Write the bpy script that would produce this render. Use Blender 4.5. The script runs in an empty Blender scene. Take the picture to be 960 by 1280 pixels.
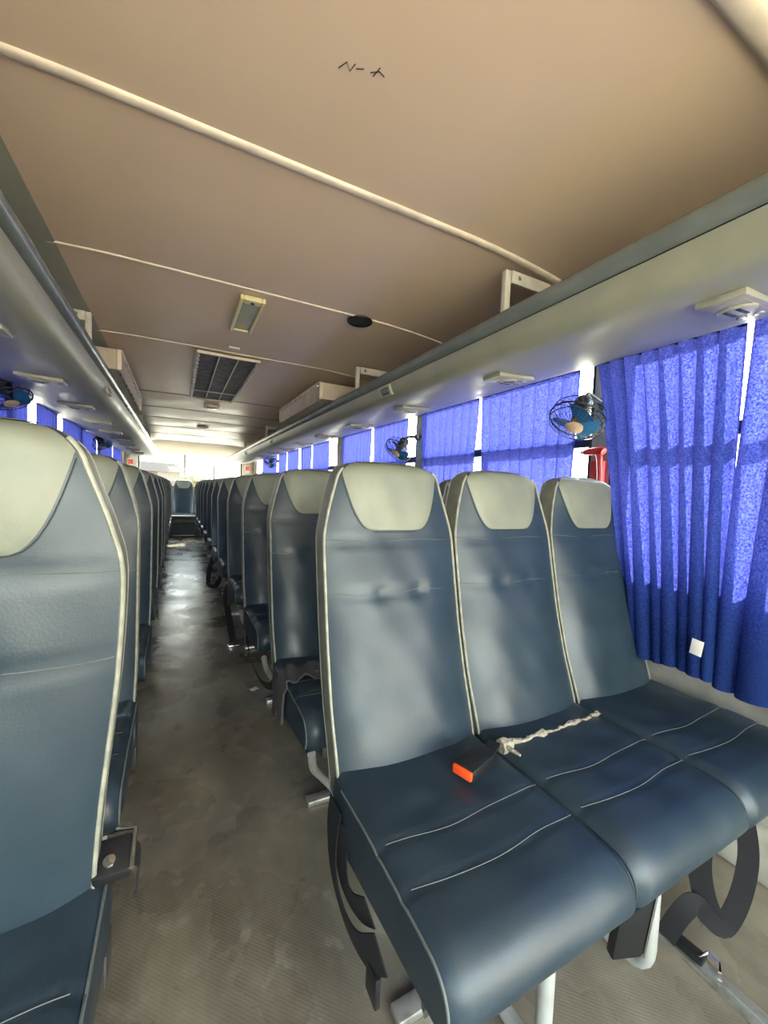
import bpy, bmesh, math, random
from mathutils import Vector, Matrix
random.seed(7)
sc = bpy.context.scene
COL = sc.collection
PI = math.pi

# ------------------------------------------------------------------ camera
CAM_Z = 1.15
def _d(px, py, f=503.0):
    return Vector(((px-480)/f, -(py-640)/f, -1.0)).normalized()
_Y = _d(222, 604); _X = _d(1458, 653); _X = (_X - _Y*_X.dot(_Y)).normalized(); _Z = _X.cross(_Y)
cam_data = bpy.data.cameras.new('camera'); cam = bpy.data.objects.new('camera', cam_data); COL.objects.link(cam)
cam_data.sensor_fit = 'HORIZONTAL'; cam_data.sensor_width = 36; cam_data.lens = 503.0/960*36
cam_data.clip_start = 0.01; cam_data.clip_end = 300
m = Matrix((_X, _Y, _Z)).to_4x4(); m.translation = Vector((0, 0, CAM_Z)); cam.matrix_world = m
sc.camera = cam

# ------------------------------------------------------------------ world, sun, exposure
w = bpy.data.worlds.new('sky'); sc.world = w; w.use_nodes = True
nt = w.node_tree; nt.nodes.clear()
wo = nt.nodes.new('ShaderNodeOutputWorld'); bg = nt.nodes.new('ShaderNodeBackground')
tc = nt.nodes.new('ShaderNodeTexCoord'); sep = nt.nodes.new('ShaderNodeSeparateXYZ'); ramp = nt.nodes.new('ShaderNodeValToRGB')
nt.links.new(tc.outputs['Generated'], sep.inputs[0]); nt.links.new(sep.outputs['Z'], ramp.inputs[0])
ramp.color_ramp.elements[0].color = (1.0, .89, .72, 1); ramp.color_ramp.elements[1].position = .6
ramp.color_ramp.elements[1].color = (.72, .86, 1.0, 1)
nt.links.new(ramp.outputs[0], bg.inputs[0])
SUN_DIR = Vector((-0.66, -0.56, -0.42)).normalized()          # the way the sunlight travels: in from the rear right
dp = nt.nodes.new('ShaderNodeVectorMath'); dp.operation = 'DOT_PRODUCT'; nt.links.new(tc.outputs['Generated'], dp.inputs[0]); dp.inputs[1].default_value = tuple(-SUN_DIR)
cl = nt.nodes.new('ShaderNodeMath'); cl.operation = 'MAXIMUM'; nt.links.new(dp.outputs['Value'], cl.inputs[0]); cl.inputs[1].default_value = 0
pw_ = nt.nodes.new('ShaderNodeMath'); pw_.operation = 'POWER'; nt.links.new(cl.outputs[0], pw_.inputs[0]); pw_.inputs[1].default_value = 2
ma = nt.nodes.new('ShaderNodeMath'); ma.operation = 'MULTIPLY_ADD'; nt.links.new(pw_.outputs[0], ma.inputs[0]); ma.inputs[1].default_value = 3.0; ma.inputs[2].default_value = 5.5
nt.links.new(ma.outputs[0], bg.inputs[1])
nt.links.new(bg.outputs[0], wo.inputs[0])
sun_d = bpy.data.lights.new('sun', 'SUN'); sun_d.energy = 17; sun_d.angle = math.radians(1.0); sun_d.color = (1, .93, .8)
sun = bpy.data.objects.new('sun', sun_d); COL.objects.link(sun)
sun.rotation_euler = SUN_DIR.to_track_quat('-Z', 'Y').to_euler()
def portal(name, loc, size, normal):                          # sampling portals in the bus's own window openings
    l = bpy.data.lights.new(name, 'AREA'); l.shape = 'RECTANGLE'; l.size, l.size_y = size
    l.cycles.is_portal = True
    o = bpy.data.objects.new(name, l); COL.objects.link(o); o.location = loc
    o.rotation_euler = Vector(normal).to_track_quat('-Z', 'Y').to_euler()
portal('windshield_portal', (.31, -1.67, 1.22), (2.3, 1.54), (0, 1, 0))
portal('door_portal', (1.62, -1.25, 1.02), (.72, 1.86), (-1, 0, 0))
portal('rear_window_portal', (.31, 10.12, 1.42), (2.1, .85), (0, -1, 0))
sc.view_settings.view_transform = 'Standard'; sc.view_settings.look = 'None'
sc.view_settings.gamma = 1; sc.view_settings.exposure = 1.5; sc.view_settings.use_curve_mapping = False
sc.cycles.max_bounces = 12; sc.cycles.diffuse_bounces = 6; sc.cycles.transparent_max_bounces = 12
sc.cycles.sample_clamp_indirect = 6

# ------------------------------------------------------------------ materials
def mat(name, col, rough=.5, metal=0, noise=None, bump=None, rvar=None, spec=.5, coat=0):
    """noise=(scale, second colour, low, high); bump=(scale, strength, distance); rvar=(scale, lo, hi)"""
    mm = bpy.data.materials.new(name); mm.use_nodes = True; t = mm.node_tree; b = t.nodes['Principled BSDF']
    b.inputs['Base Color'].default_value = (*col, 1); b.inputs['Roughness'].default_value = rough
    b.inputs['Metallic'].default_value = metal; b.inputs['Specular IOR Level'].default_value = spec
    b.inputs['Coat Weight'].default_value = coat
    tcn = t.nodes.new('ShaderNodeTexCoord')
    def nz(scale, detail=4):
        n = t.nodes.new('ShaderNodeTexNoise'); n.inputs['Scale'].default_value = scale; n.inputs['Detail'].default_value = detail
        t.links.new(tcn.outputs['Object'], n.inputs['Vector']); return n
    def mr(src, a, bb, lo=.35, hi=.65):
        r = t.nodes.new('ShaderNodeMapRange'); r.inputs[1].default_value = lo; r.inputs[2].default_value = hi
        r.inputs[3].default_value = a; r.inputs[4].default_value = bb; t.links.new(src, r.inputs[0]); return r.outputs[0]
    if noise:
        n = nz(noise[0]); mx = t.nodes.new('ShaderNodeMix'); mx.data_type = 'RGBA'
        t.links.new(mr(n.outputs[0], 0, 1, noise[2], noise[3]), mx.inputs[0])
        mx.inputs[6].default_value = (*col, 1); mx.inputs[7].default_value = (*noise[1], 1)
        t.links.new(mx.outputs[2], b.inputs['Base Color'])
    if rvar:
        n = nz(rvar[0]); t.links.new(mr(n.outputs[0], rvar[1], rvar[2]), b.inputs['Roughness'])
    if bump:
        n = nz(bump[0], 3); bp = t.nodes.new('ShaderNodeBump'); bp.inputs['Strength'].default_value = bump[1]
        bp.inputs['Distance'].default_value = bump[2]; t.links.new(n.outputs[0], bp.inputs['Height']); t.links.new(bp.outputs[0], b.inputs['Normal'])
    return mm
M = {}
M['vinyl'] = mat('navy_vinyl', (.017, .032, .046), .42, noise=(5, (.029, .049, .066), .35, .7), bump=(260, .12, .002), rvar=(7, .33, .47))
M['pad'] = mat('grey_green_vinyl', (.175, .190, .150), .45, noise=(9, (.225, .236, .18), .35, .7), bump=(240, .12, .002))
M['gusset'] = mat('gusset_vinyl', (.14, .15, .12), .5, noise=(20, (.20, .205, .16), .4, .7), bump=(200, .15, .002))
M['piping'] = mat('grey_piping', (.24, .245, .195), .42, noise=(40, (.36, .35, .28), .4, .7))
M['thread'] = mat('pale_thread', (.12, .135, .13), .7)
M['dark_thread'] = mat('dark_thread', (.035, .045, .05), .7)
M['shell'] = mat('seat_back_shell', (.035, .042, .05), .5, bump=(150, .2, .002))
M['foam'] = mat('torn_foam', (.42, .38, .30), .85, noise=(60, (.25, .22, .17), .4, .7), bump=(90, .8, .01))
M['ceil'] = mat('ceiling_vinyl', (.66, .49, .335), .38, noise=(2.2, (.70, .525, .37), .3, .75), bump=(90, .05, .002), rvar=(3, .30, .42))
M['header'] = mat('header_vinyl', (.40, .31, .22), .75)
M['seam_shadow'] = mat('brown_seam_shadow', (.22, .17, .12), .6)  # brown stands in for the shadow along the far ceiling seams
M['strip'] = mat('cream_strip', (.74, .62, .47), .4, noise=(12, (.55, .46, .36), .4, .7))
M['rack'] = mat('grey_green_rack', (.29, .29, .215), .42, noise=(6, (.345, .335, .245), .35, .7), bump=(160, .06, .002), rvar=(6, .35, .5))
M['tube'] = mat('glossy_grey_rail', (.15, .17, .155), .22, noise=(8, (.19, .21, .19), .4, .7))
M['cream'] = mat('cream_paint', (.60, .56, .47), .45, noise=(14, (.46, .42, .35), .4, .7))
M['cover'] = mat('quilted_cover', (.56, .47, .36), .6, noise=(8, (.46, .38, .29), .4, .7), bump=(40, .3, .01))
M['wall'] = mat('side_panel_grey', (.48, .46, .39), .6, noise=(7, (.27, .255, .205), .35, .65), bump=(60, .2, .004))
M['dark'] = mat('black_plastic', (.012, .013, .014), .4)
M['mesh'] = mat('filter_mesh', (.10, .09, .075), .8, noise=(25, (.17, .15, .12), .4, .65))
M['louvre'] = mat('light_plastic', (.34, .325, .25), .4)
M['slot'] = mat('dark_slot', (.02, .02, .018), .6)
M['lens'] = mat('frosted_lens', (.36, .36, .27), .25)
M['lens_frame'] = mat('yellowed_frame', (.66, .56, .30), .4)
M['metal'] = mat('galvanised_steel', (.58, .58, .55), .38, metal=.75, noise=(30, (.36, .34, .31), .45, .7))
M['steel'] = mat('dark_steel', (.10, .10, .095), .45, metal=.5)
M['paint_tube'] = mat('white_painted_tube', (.40, .41, .385), .35, noise=(18, (.36, .35, .31), .5, .7))
M['chrome'] = mat('chrome', (.8, .8, .8), .15, metal=1)
M['belt'] = mat('black_webbing', (.007, .007, .009), .85, bump=(400, .4, .002))
M['cloth'] = mat('grey_cloth', (.075, .068, .066), .95, bump=(200, .4, .003))
M['red'] = mat('red_plastic', (.55, .03, .035), .35)
M['orange'] = mat('orange_button', (.95, .10, .02), .35)
M['fan_blue'] = mat('fan_blade_blue', (.02, .17, .42), .3)
M['fan_black'] = mat('fan_black', (.012, .014, .018), .4)
M['tan'] = mat('tan_disc', (.55, .40, .25), .5)
M['paper'] = mat('paper', (.8, .78, .74), .8)
M['asphalt'] = mat('asphalt', (.58, .46, .33), .9, noise=(.5, (.66, .53, .39), .4, .6))
M['leaf'] = mat('yellow_green_leaves', (.045, .036, .010), .8, noise=(2, (.08, .06, .018), .4, .6))
M['bark'] = mat('bark', (.05, .038, .028), .9)
M['house'] = mat('weathered_plaster', (.06, .05, .04), .9)
M['roof'] = mat('grey_roof', (.05, .045, .045), .8)
M['body'] = mat('bus_skin', (.55, .54, .5), .4)

def glass_mat():
    mm = bpy.data.materials.new('window_glass'); mm.use_nodes = True; t = mm.node_tree; t.nodes.clear()
    o = t.nodes.new('ShaderNodeOutputMaterial'); mx = t.nodes.new('ShaderNodeMixShader')
    tr = t.nodes.new('ShaderNodeBsdfTransparent'); tr.inputs[0].default_value = (.9, .95, .95, 1)
    g = t.nodes.new('ShaderNodeBsdfGlossy'); g.inputs['Roughness'].default_value = .03
    fr = t.nodes.new('ShaderNodeFresnel'); fr.inputs[0].default_value = 1.45
    ge = t.nodes.new('ShaderNodeNewGeometry'); iv = t.nodes.new('ShaderNodeMath'); iv.operation = 'SUBTRACT'; iv.inputs[0].default_value = 1
    ml = t.nodes.new('ShaderNodeMath'); ml.operation = 'MULTIPLY'          # reflect on the outer faces only, as a thin sheet does
    t.links.new(ge.outputs['Backfacing'], iv.inputs[1]); t.links.new(iv.outputs[0], ml.inputs[0]); t.links.new(fr.outputs[0], ml.inputs[1])
    t.links.new(ml.outputs[0], mx.inputs[0]); t.links.new(tr.outputs[0], mx.inputs[1]); t.links.new(g.outputs[0], mx.inputs[2])
    t.links.new(mx.outputs[0], o.inputs[0]); return mm
M['glass'] = glass_mat()

def curtain_mat():
    mm = bpy.data.materials.new('blue_curtain_cloth'); mm.use_nodes = True; t = mm.node_tree; t.nodes.clear()
    o = t.nodes.new('ShaderNodeOutputMaterial'); mx = t.nodes.new('ShaderNodeMixShader')
    df = t.nodes.new('ShaderNodeBsdfDiffuse'); tl = t.nodes.new('ShaderNodeBsdfTranslucent')
    tcn = t.nodes.new('ShaderNodeTexCoord'); n = t.nodes.new('ShaderNodeTexNoise')
    n.inputs['Scale'].default_value = 190; n.inputs['Detail'].default_value = 2; n.inputs['Distortion'].default_value = .6
    t.links.new(tcn.outputs['Object'], n.inputs[0])
    r = t.nodes.new('ShaderNodeValToRGB'); r.color_ramp.elements[0].position = .38; r.color_ramp.elements[1].position = .66
    r.color_ramp.elements[0].color = (.014, .017, .17, 1); r.color_ramp.elements[1].color = (.08, .092, .36, 1)
    t.links.new(n.outputs[0], r.inputs[0]); t.links.new(r.outputs[0], tl.inputs[0])
    df.inputs[0].default_value = (.018, .042, .18, 1)
    bp = t.nodes.new('ShaderNodeBump'); bp.inputs['Strength'].default_value = .35; bp.inputs['Distance'].default_value = .002
    t.links.new(n.outputs[0], bp.inputs['Height']); t.links.new(bp.outputs[0], df.inputs['Normal'])
    mx.inputs[0].default_value = .34
    t.links.new(df.outputs[0], mx.inputs[1]); t.links.new(tl.outputs[0], mx.inputs[2]); t.links.new(mx.outputs[0], o.inputs[0])
    return mm
M['curtain'] = curtain_mat()

def floor_mat():
    mm = bpy.data.materials.new('worn_floor_vinyl'); mm.use_nodes = True; t = mm.node_tree; b = t.nodes['Principled BSDF']
    N = t.nodes.new; L = t.links.new
    tcn = N('ShaderNodeTexCoord'); mp = N('ShaderNodeMapping'); L(tcn.outputs['Object'], mp.inputs[0]); mp.inputs['Scale'].default_value = (1.6, .8, 1)
    n1 = N('ShaderNodeTexNoise'); n1.inputs['Scale'].default_value = 2.2; n1.inputs['Detail'].default_value = 7; n1.inputs['Roughness'].default_value = .6; L(mp.outputs[0], n1.inputs[0])
    cr = N('ShaderNodeValToRGB'); e = cr.color_ramp.elements
    e[0].position = .30; e[0].color = (.115, .094, .070, 1); e[1].position = .72; e[1].color = (.34, .295, .215, 1)
    k = cr.color_ramp.elements.new(.5); k.color = (.20, .172, .13, 1)
    L(n1.outputs[0], cr.inputs[0])
    n2 = N('ShaderNodeTexNoise'); n2.inputs['Scale'].default_value = 14; n2.inputs['Detail'].default_value = 6; L(tcn.outputs['Object'], n2.inputs[0])
    r2 = N('ShaderNodeMapRange'); r2.inputs[1].default_value = .58; r2.inputs[2].default_value = .84; L(n2.outputs[0], r2.inputs[0])
    mx = N('ShaderNodeMix'); mx.data_type = 'RGBA'; L(r2.outputs[0], mx.inputs[0]); L(cr.outputs[0], mx.inputs[6]); mx.inputs[7].default_value = (.34, .31, .25, 1)
    L(mx.outputs[2], b.inputs['Base Color'])
    n3 = N('ShaderNodeTexNoise'); n3.inputs['Scale'].default_value = 3.5; n3.inputs['Detail'].default_value = 5; L(tcn.outputs['Object'], n3.inputs[0])
    r3 = N('ShaderNodeMapRange'); r3.inputs[1].default_value = .25; r3.inputs[2].default_value = .78; r3.inputs[3].default_value = .14; r3.inputs[4].default_value = .46
    L(n3.outputs[0], r3.inputs[0]); L(r3.outputs[0], b.inputs['Roughness'])
    n4 = N('ShaderNodeTexNoise'); n4.inputs['Scale'].default_value = 9; n4.inputs['Detail'].default_value = 3; L(tcn.outputs['Object'], n4.inputs[0])
    # fine ribbed relief of the vinyl
    wv = N('ShaderNodeTexWave'); wv.inputs['Scale'].default_value = 60; wv.bands_direction = 'DIAGONAL'; wv.inputs['Distortion'].default_value = .4; L(tcn.outputs['Object'], wv.inputs[0])
    ad = N('ShaderNodeMath'); ad.operation = 'MULTIPLY_ADD'; L(n2.outputs[0], ad.inputs[0]); ad.inputs[1].default_value = 1.2; L(wv.outputs[1], ad.inputs[2])
    bp = N('ShaderNodeBump'); bp.inputs['Strength'].default_value = .16; bp.inputs['Distance'].default_value = .001
    bp2 = N('ShaderNodeBump'); bp2.inputs['Strength'].default_value = .5; bp2.inputs['Distance'].default_value = .006; L(n4.outputs[0], bp2.inputs['Height']); L(bp2.outputs[0], bp.inputs['Normal'])
    L(ad.outputs[0], bp.inputs['Height']); L(bp.outputs[0], b.inputs['Normal'])
    return mm
M['floor'] = floor_mat()

# ------------------------------------------------------------------ mesh helpers
def spline(pts, n):                                            # Catmull-Rom through the points
    P_ = [Vector(p) for p in pts]; P_ = [P_[0]*2-P_[1]]+P_+[P_[-1]*2-P_[-2]]; out = []
    for a, b, c, d in zip(P_, P_[1:], P_[2:], P_[3:]):
        for k in range(n):
            t = k/n; out.append(.5*((2*b)+(c-a)*t+(2*a-5*b+4*c-d)*t*t+(3*b-a-3*c+d)*t**3))
    return out+[P_[-2]]
class MB:
    def __init__(s): s.v = []; s.f = []
    def add(s, vs, fs):
        o = len(s.v); s.v += [tuple(v) for v in vs]; s.f += [tuple(i+o for i in f) for f in fs]; return s
    def box(s, x0, x1, y0, y1, z0, z1, rot=None, at=None):
        vs = [Vector((x, y, z)) for z in (z0, z1) for y in (y0, y1) for x in (x0, x1)]
        if rot is not None: vs = [rot @ v for v in vs]
        if at is not None: vs = [v + Vector(at) for v in vs]
        return s.add(vs, [(0, 2, 3, 1), (4, 5, 7, 6), (0, 1, 5, 4), (2, 6, 7, 3), (0, 4, 6, 2), (1, 3, 7, 5)])
    def rbox(s, x0, x1, y0, y1, z0, z1, b=.005, rot=None, at=None):
        bm = bmesh.new(); bmesh.ops.create_cube(bm, size=1)
        for v in bm.verts: v.co = Vector(((x0+x1)/2+v.co.x*(x1-x0), (y0+y1)/2+v.co.y*(y1-y0), (z0+z1)/2+v.co.z*(z1-z0)))
        bmesh.ops.bevel(bm, geom=bm.edges[:], offset=b, segments=2, affect='EDGES', profile=.5)
        bm.verts.index_update()
        vs = [v.co.copy() for v in bm.verts]; fs = [[v.index for v in f.verts] for f in bm.faces]; bm.free()
        if rot is not None: vs = [rot @ v for v in vs]
        if at is not None: vs = [v + Vector(at) for v in vs]
        return s.add(vs, fs)
    def tube(s, pts, r, n=10, closed=False, cap=True):
        pts = [Vector(p) for p in pts]; N = len(pts); rs = r if isinstance(r, (list, tuple)) else [r]*N
        T = []
        for i in range(N):
            a = pts[(i-1) % N] if (closed or i) else pts[0]; b = pts[(i+1) % N] if (closed or i < N-1) else pts[-1]
            T.append((b-a).normalized())
        ref = Vector((0, 0, 1)) if abs(T[0].z) < .9 else Vector((1, 0, 0))
        u = T[0].cross(ref).normalized(); vs = []
        for i in range(N):
            u = (u - T[i]*u.dot(T[i])).normalized(); v = T[i].cross(u)
            vs += [pts[i] + (u*math.cos(2*PI*k/n)+v*math.sin(2*PI*k/n))*rs[i] for k in range(n)]
        fs = []
        for i in range(N if closed else N-1):
            j = (i+1) % N
            for k in range(n): fs.append((i*n+k, i*n+(k+1) % n, j*n+(k+1) % n, j*n+k))
        if cap and not closed:
            fs.append(tuple(range(n-1, -1, -1))); fs.append(tuple((N-1)*n+k for k in range(n)))
        return s.add(vs, fs)
    def strap(s, pts, nrm, w, t=.003):
        pts = spline(pts, 6); nrm = Vector(nrm)
        side = [((pts[min(i+1, len(pts)-1)]-pts[max(i-1, 0)]).cross(nrm)).normalized() for i in range(len(pts))]
        return s.ribbon(pts, side, w, t)
    def ribbon(s, pts, side, w, t=.0025):
        pts = [Vector(p) for p in pts]; N = len(pts); sd = [Vector(q).normalized() for q in (side if isinstance(side, list) else [side]*N)]
        vs = []
        for i in range(N):
            T = (pts[min(i+1, N-1)]-pts[max(i-1, 0)]).normalized(); q = (sd[i]-T*sd[i].dot(T)).normalized(); nn = T.cross(q)
            for a, b in ((-1, -1), (1, -1), (1, 1), (-1, 1)): vs.append(pts[i]+q*a*w/2+nn*b*t/2)
        fs = [(i*4+k, i*4+(k+1) % 4, i*4+4+(k+1) % 4, i*4+4+k) for i in range(N-1) for k in range(4)]
        fs += [(3, 2, 1, 0), tuple((N-1)*4+k for k in range(4))]
        return s.add(vs, fs)
    def lathe(s, prof, n=24, rot=None, at=(0, 0, 0)):
        vs = [Vector((r*math.cos(2*PI*k/n), r*math.sin(2*PI*k/n), z)) for r, z in prof for k in range(n)]
        if rot is not None: vs = [rot @ v for v in vs]
        vs = [v+Vector(at) for v in vs]
        fs = [(i*n+k, i*n+(k+1) % n, (i+1)*n+(k+1) % n, (i+1)*n+k) for i in range(len(prof)-1) for k in range(n)]
        fs += [tuple(range(n-1, -1, -1)), tuple((len(prof)-1)*n+k for k in range(n))]
        return s.add(vs, fs)
    def grid(s, F, nu, nv):
        vs = [F(i/nu, j/nv) for j in range(nv+1) for i in range(nu+1)]
        fs = [(j*(nu+1)+i, j*(nu+1)+i+1, (j+1)*(nu+1)+i+1, (j+1)*(nu+1)+i) for j in range(nv) for i in range(nu)]
        return s.add(vs, fs)
    def prism(s, poly, y0, y1):                                # poly in (x, z), extruded along y
        n = len(poly); vs = [(x, y0, z) for x, z in poly]+[(x, y1, z) for x, z in poly]
        return s.add(vs, [(k, (k+1) % n, n+(k+1) % n, n+k) for k in range(n)]+[tuple(range(n-1, -1, -1)), tuple(range(n, 2*n))])
    def mesh(s, name, material, smooth=True, ang=35):
        me = bpy.data.meshes.new(name); me.from_pydata(s.v, [], s.f); me.materials.append(material)
        bm = bmesh.new(); bm.from_mesh(me); bmesh.ops.recalc_face_normals(bm, faces=bm.faces[:]); bm.to_mesh(me); bm.free()
        if smooth:
            me.polygons.foreach_set('use_smooth', [True]*len(me.polygons)); me.set_sharp_from_angle(angle=math.radians(ang))
        return me
def obj(name, mb, material, parent=None, smooth=True, loc=None, ang=35, label=None):
    me = mb if isinstance(mb, bpy.types.Mesh) else mb.mesh(name, material, smooth, ang)
    o = bpy.data.objects.new(name, me); COL.objects.link(o)
    if parent: o.parent = parent
    if loc: o.location = loc
    if label: o['label'] = label
    return o
def thing(name, label, cat, loc=(0, 0, 0), rz=0, group=None):
    o = bpy.data.objects.new(name, None); COL.objects.link(o); o.empty_display_size = .1
    o.location = loc; o.rotation_euler = (0, 0, rz); return tag(o, label, cat, group)
def tag(o, label, cat, group=None):
    o['label'] = label; o['category'] = cat
    if group: o['group'] = group
    return o
def struct(name, mb=None, material=None, smooth=False):
    if mb is None:
        o = bpy.data.objects.new(name, None); COL.objects.link(o)
    else: o = obj(name, mb, material, smooth=smooth)
    o['kind'] = 'structure'; return o
def dup(root, loc, rz=0, label=None, group=None, scale=None):
    def cp(o, parent):
        c = o.copy(); COL.objects.link(c)
        if parent: c.parent = parent
        for k in o.children: pass
        for k in CH(o): cp(k, c)
        return c
    def CH(o): return [k for k in snap if k.parent == o]
    snap = tree(root)
    r = cp(root, None); r.location = loc; r.rotation_euler = (0, 0, rz)
    if scale: r.scale = scale
    if label: r['label'] = label
    if group: r['group'] = group
    return r
def tree(o):
    out = []
    for c in o.children: out.append(c); out += tree(c)
    return out
def lerp_tab(tab, x):
    if x <= tab[0][0]: return tab[0][1]
    for (a, fa), (b, fb) in zip(tab, tab[1:]):
        if x <= b:
            t = (x-a)/(b-a); return fa+(fb-fa)*t
    return tab[-1][1]
def smooth_tab(tab, x, h=.02):
    return (lerp_tab(tab, x-h)+2*lerp_tab(tab, x)+lerp_tab(tab, x+h))/4

# ------------------------------------------------------------------ bus shell
XL, XR, Y0, Y1 = -1.02, 1.64, -1.70, 10.15
ZC = 1.95
def ceil_z(x):
    d = abs(x-.31); return ZC - .10*max(0, (d-.45)/.85)**2
# floor
fl = MB().box(XL-.05, XR+.05, Y0, Y1, -.06, 0)
struct('floor', fl, M['floor'])
# aluminium seat tracks set on the floor
tracks = []
for x in (1.17,):
    t = MB().box(x-.022, x+.022, -.6, 9.1, .0005, .012).box(x-.007, x+.007, -.6, 9.1, .012, .016)
    o = obj('trim_1', t, M['metal'], smooth=False); o['kind'] = 'structure'
t = MB().box(-.62, -.58, -.6, 9.1, .0005, .012); o = obj('trim_2', t, M['metal'], smooth=False); o['kind'] = 'structure'
# side walls: lower wall, upper wall, pillars; the windows are openings between
ZS, ZW = .93, 1.78
pil_R = [(-.88, -.62), (1.10, 1.19), (2.58, 2.68), (4.20, 4.42), (5.85, 5.95), (7.35, 7.45), (8.85, 8.95), (9.95, 10.15)]
pil_L = [(-1.70, -1.60), (-.72, -.62), (.75, .85), (1.95, 2.05), (3.45, 3.53), (4.62, 4.70), (5.62, 5.70), (6.80, 6.90), (8.1, 8.2), (9.95, 10.15)]
def side_wall(name, x0, x1, pils, wn):
    yd = -.88 if x0 > 0 else Y0                               # on the right the doorway is open in front of this
    mb = MB().box(x0, x1, yd, Y1, -.06, ZS).box(x0, x1, yd, Y1, ZW, 2.06)
    if x0 > 0: mb.box(x0, x1, Y0, yd, 1.96, 2.06).box(x0, x1, Y0, Y0+.08, -.06, 1.96)
    for a, b in pils: mb.box(x0, x1, a, b, ZS, ZW)
    struct(name, mb, M['wall'])
    sgn = 1 if x0 > 0 else -1
    xi = x0 if sgn > 0 else x1
    for i, ((a0, a1), (b0, b1)) in enumerate(zip(pils, pils[1:])):
        w_ = struct(f"window_{wn}"); wn += 1
        ym = (a1+b0)/2; xg = xi+sgn*.012
        fr = MB()
        for y in (a1, b0-.014): fr.box(xg-.012, xg+.012, y, y+.014, ZS, ZW)
        for z in (ZS, ZW-.03): fr.box(xg-.012, xg+.012, a1+.014, b0-.014, z, z+.03)
        obj('window_frame', fr, M['dark'], w_, smooth=False)
        obj('window_bar', MB().box(xg-.014, xg+.014, a1+.014, b0-.014, 1.385, 1.43), M['dark'], w_, smooth=False)
        obj('window_divider', MB().box(xg-.014, xg+.014, ym-.012, ym+.012, ZS+.03, 1.385), M['dark'], w_, smooth=False)
        for z0, z1 in ((ZS+.03, 1.385), (1.43, ZW-.03)):
            obj('pane', MB().box(xg-.002, xg+.002, a1+.014, b0-.014, z0, z1), M['glass'], w_, smooth=False)
    return wn
wn = side_wall('wall_right', XR, XR+.06, pil_R, 1)
wn = side_wall('wall_left', XL-.06, XL, pil_L, wn)
# interior ledge along the foot of the windows and a duct along the wall foot
o = obj('baseboard_right', MB().rbox(XR-.05, XR, -.85, Y1-.05, .001, .16, .01), M['wall']); o['kind'] = 'structure'
o = obj('baseboard_left', MB().rbox(XL, XL+.05, Y0+.05, Y1-.05, .001, .16, .01), M['wall']); o['kind'] = 'structure'
# rear wall with its window
RZ0, RZ1 = 1.05, 1.83
mb = MB().box(XL-.06, XR+.06, Y1, Y1+.06, -.06, RZ0).box(XL-.06, XR+.06, Y1, Y1+.06, RZ1, 2.06)
mb.box(XL-.06, -.76, Y1, Y1+.06, RZ0, RZ1).box(1.36, XR+.06, Y1, Y1+.06, RZ0, RZ1)
struct('wall_rear', mb, M['wall'])
w_ = struct(f'window_{wn}'); wn += 1
obj('window_frame', MB().box(-.76, 1.36, Y1+.01, Y1+.05, RZ0, RZ0+.03).box(-.76, 1.36, Y1+.01, Y1+.05, RZ1-.03, RZ1)
    .box(-.76, -.73, Y1+.01, Y1+.05, RZ0+.03, RZ1-.03).box(1.33, 1.36, Y1+.01, Y1+.05, RZ0+.03, RZ1-.03), M['dark'], w_, smooth=False)
obj('pane', MB().box(-.73, 1.33, Y1+.028, Y1+.032, RZ0+.03, RZ1-.03), M['glass'], w_, smooth=False)
# front wall with the windscreen behind the camera
mb = MB().box(XL-.06, XR+.06, Y0-.06, Y0, -.06, .45).box(XL-.06, XR+.06, Y0-.06, Y0, 1.99, 2.06)
mb.box(XL-.06, -.84, Y0-.06, Y0, .45, 1.99).box(1.46, XR+.06, Y0-.06, Y0, .45, 1.99)
struct('wall_front', mb, M['wall'])
w_ = struct(f'window_{wn}'); wn += 1
obj('pane', MB().box(-.84, 1.46, Y0-.032, Y0-.028, .45, 1.99), M['glass'], w_, smooth=False)
# roof skin
struct('trim_3', MB().box(XL-.06, XR+.06, Y0-.06, Y1+.06, 2.06, 2.09), M['body'])

# ceiling: curved panels with joints, cover strips across them, and shadow-coloured strips at the far seams
ribs = [(-.72, .018), (.36, .024), (1.045, .014), (1.76, .008), (2.64, .008), (4.13, .006), (4.92, .006), (5.68, .006), (6.50, .006), (7.45, .006)]
ceiling = struct('ceiling')
edges = [Y0]+[r[0] for r in ribs]+[8.60]
for a, b in zip(edges, edges[1:]):
    mb = MB(); sag = .004 if a > 4 else .002
    def F(u, v, a=a, b=b, sag=sag):
        x = XL+(XR-XL)*u; y = a+.003+(b-a-.006)*v
        return (x, y, ceil_z(x) - sag*math.sin(PI*v))
    mb.grid(F, 32, 6)
    n = len(mb.v); 
    mb2 = MB().grid(F, 32, 6); mb2.grid(lambda u, v: (F(u, v)[0], F(u, v)[1], F(u, v)[2]+.012), 32, 6)
    # close the rim so the panel has thickness
    nu, nv = 32, 6; k = (nu+1)*(nv+1)
    rim = [i for i in range(nu+1)]+[(j+1)*(nu+1)-1 for j in range(1, nv+1)]+[nv*(nu+1)+i for i in range(nu-1, -1, -1)]+[j*(nu+1) for j in range(nv-1, 0, -1)]
    for p, q in zip(rim, rim[1:]+rim[:1]): mb2.f.append((p, q, q+k, p+k))
    obj('ceiling_panel', mb2, M['ceil'], ceiling)
for y, hw in ribs:
    def F(u, v, y=y, hw=hw):
        x = XL+.02+(XR-XL-.04)*u; ph = PI*v
        return (x, y-hw*math.cos(ph), ceil_z(x)+.001-(.5*hw+.002)*math.sin(ph)**.6)
    mb = MB().grid(F, 32, 6)
    obj('ceiling_strip', mb, M['strip' if y < 4 else 'seam_shadow'], ceiling, ang=60)  # far strips are coloured dark as seam shadows
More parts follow.
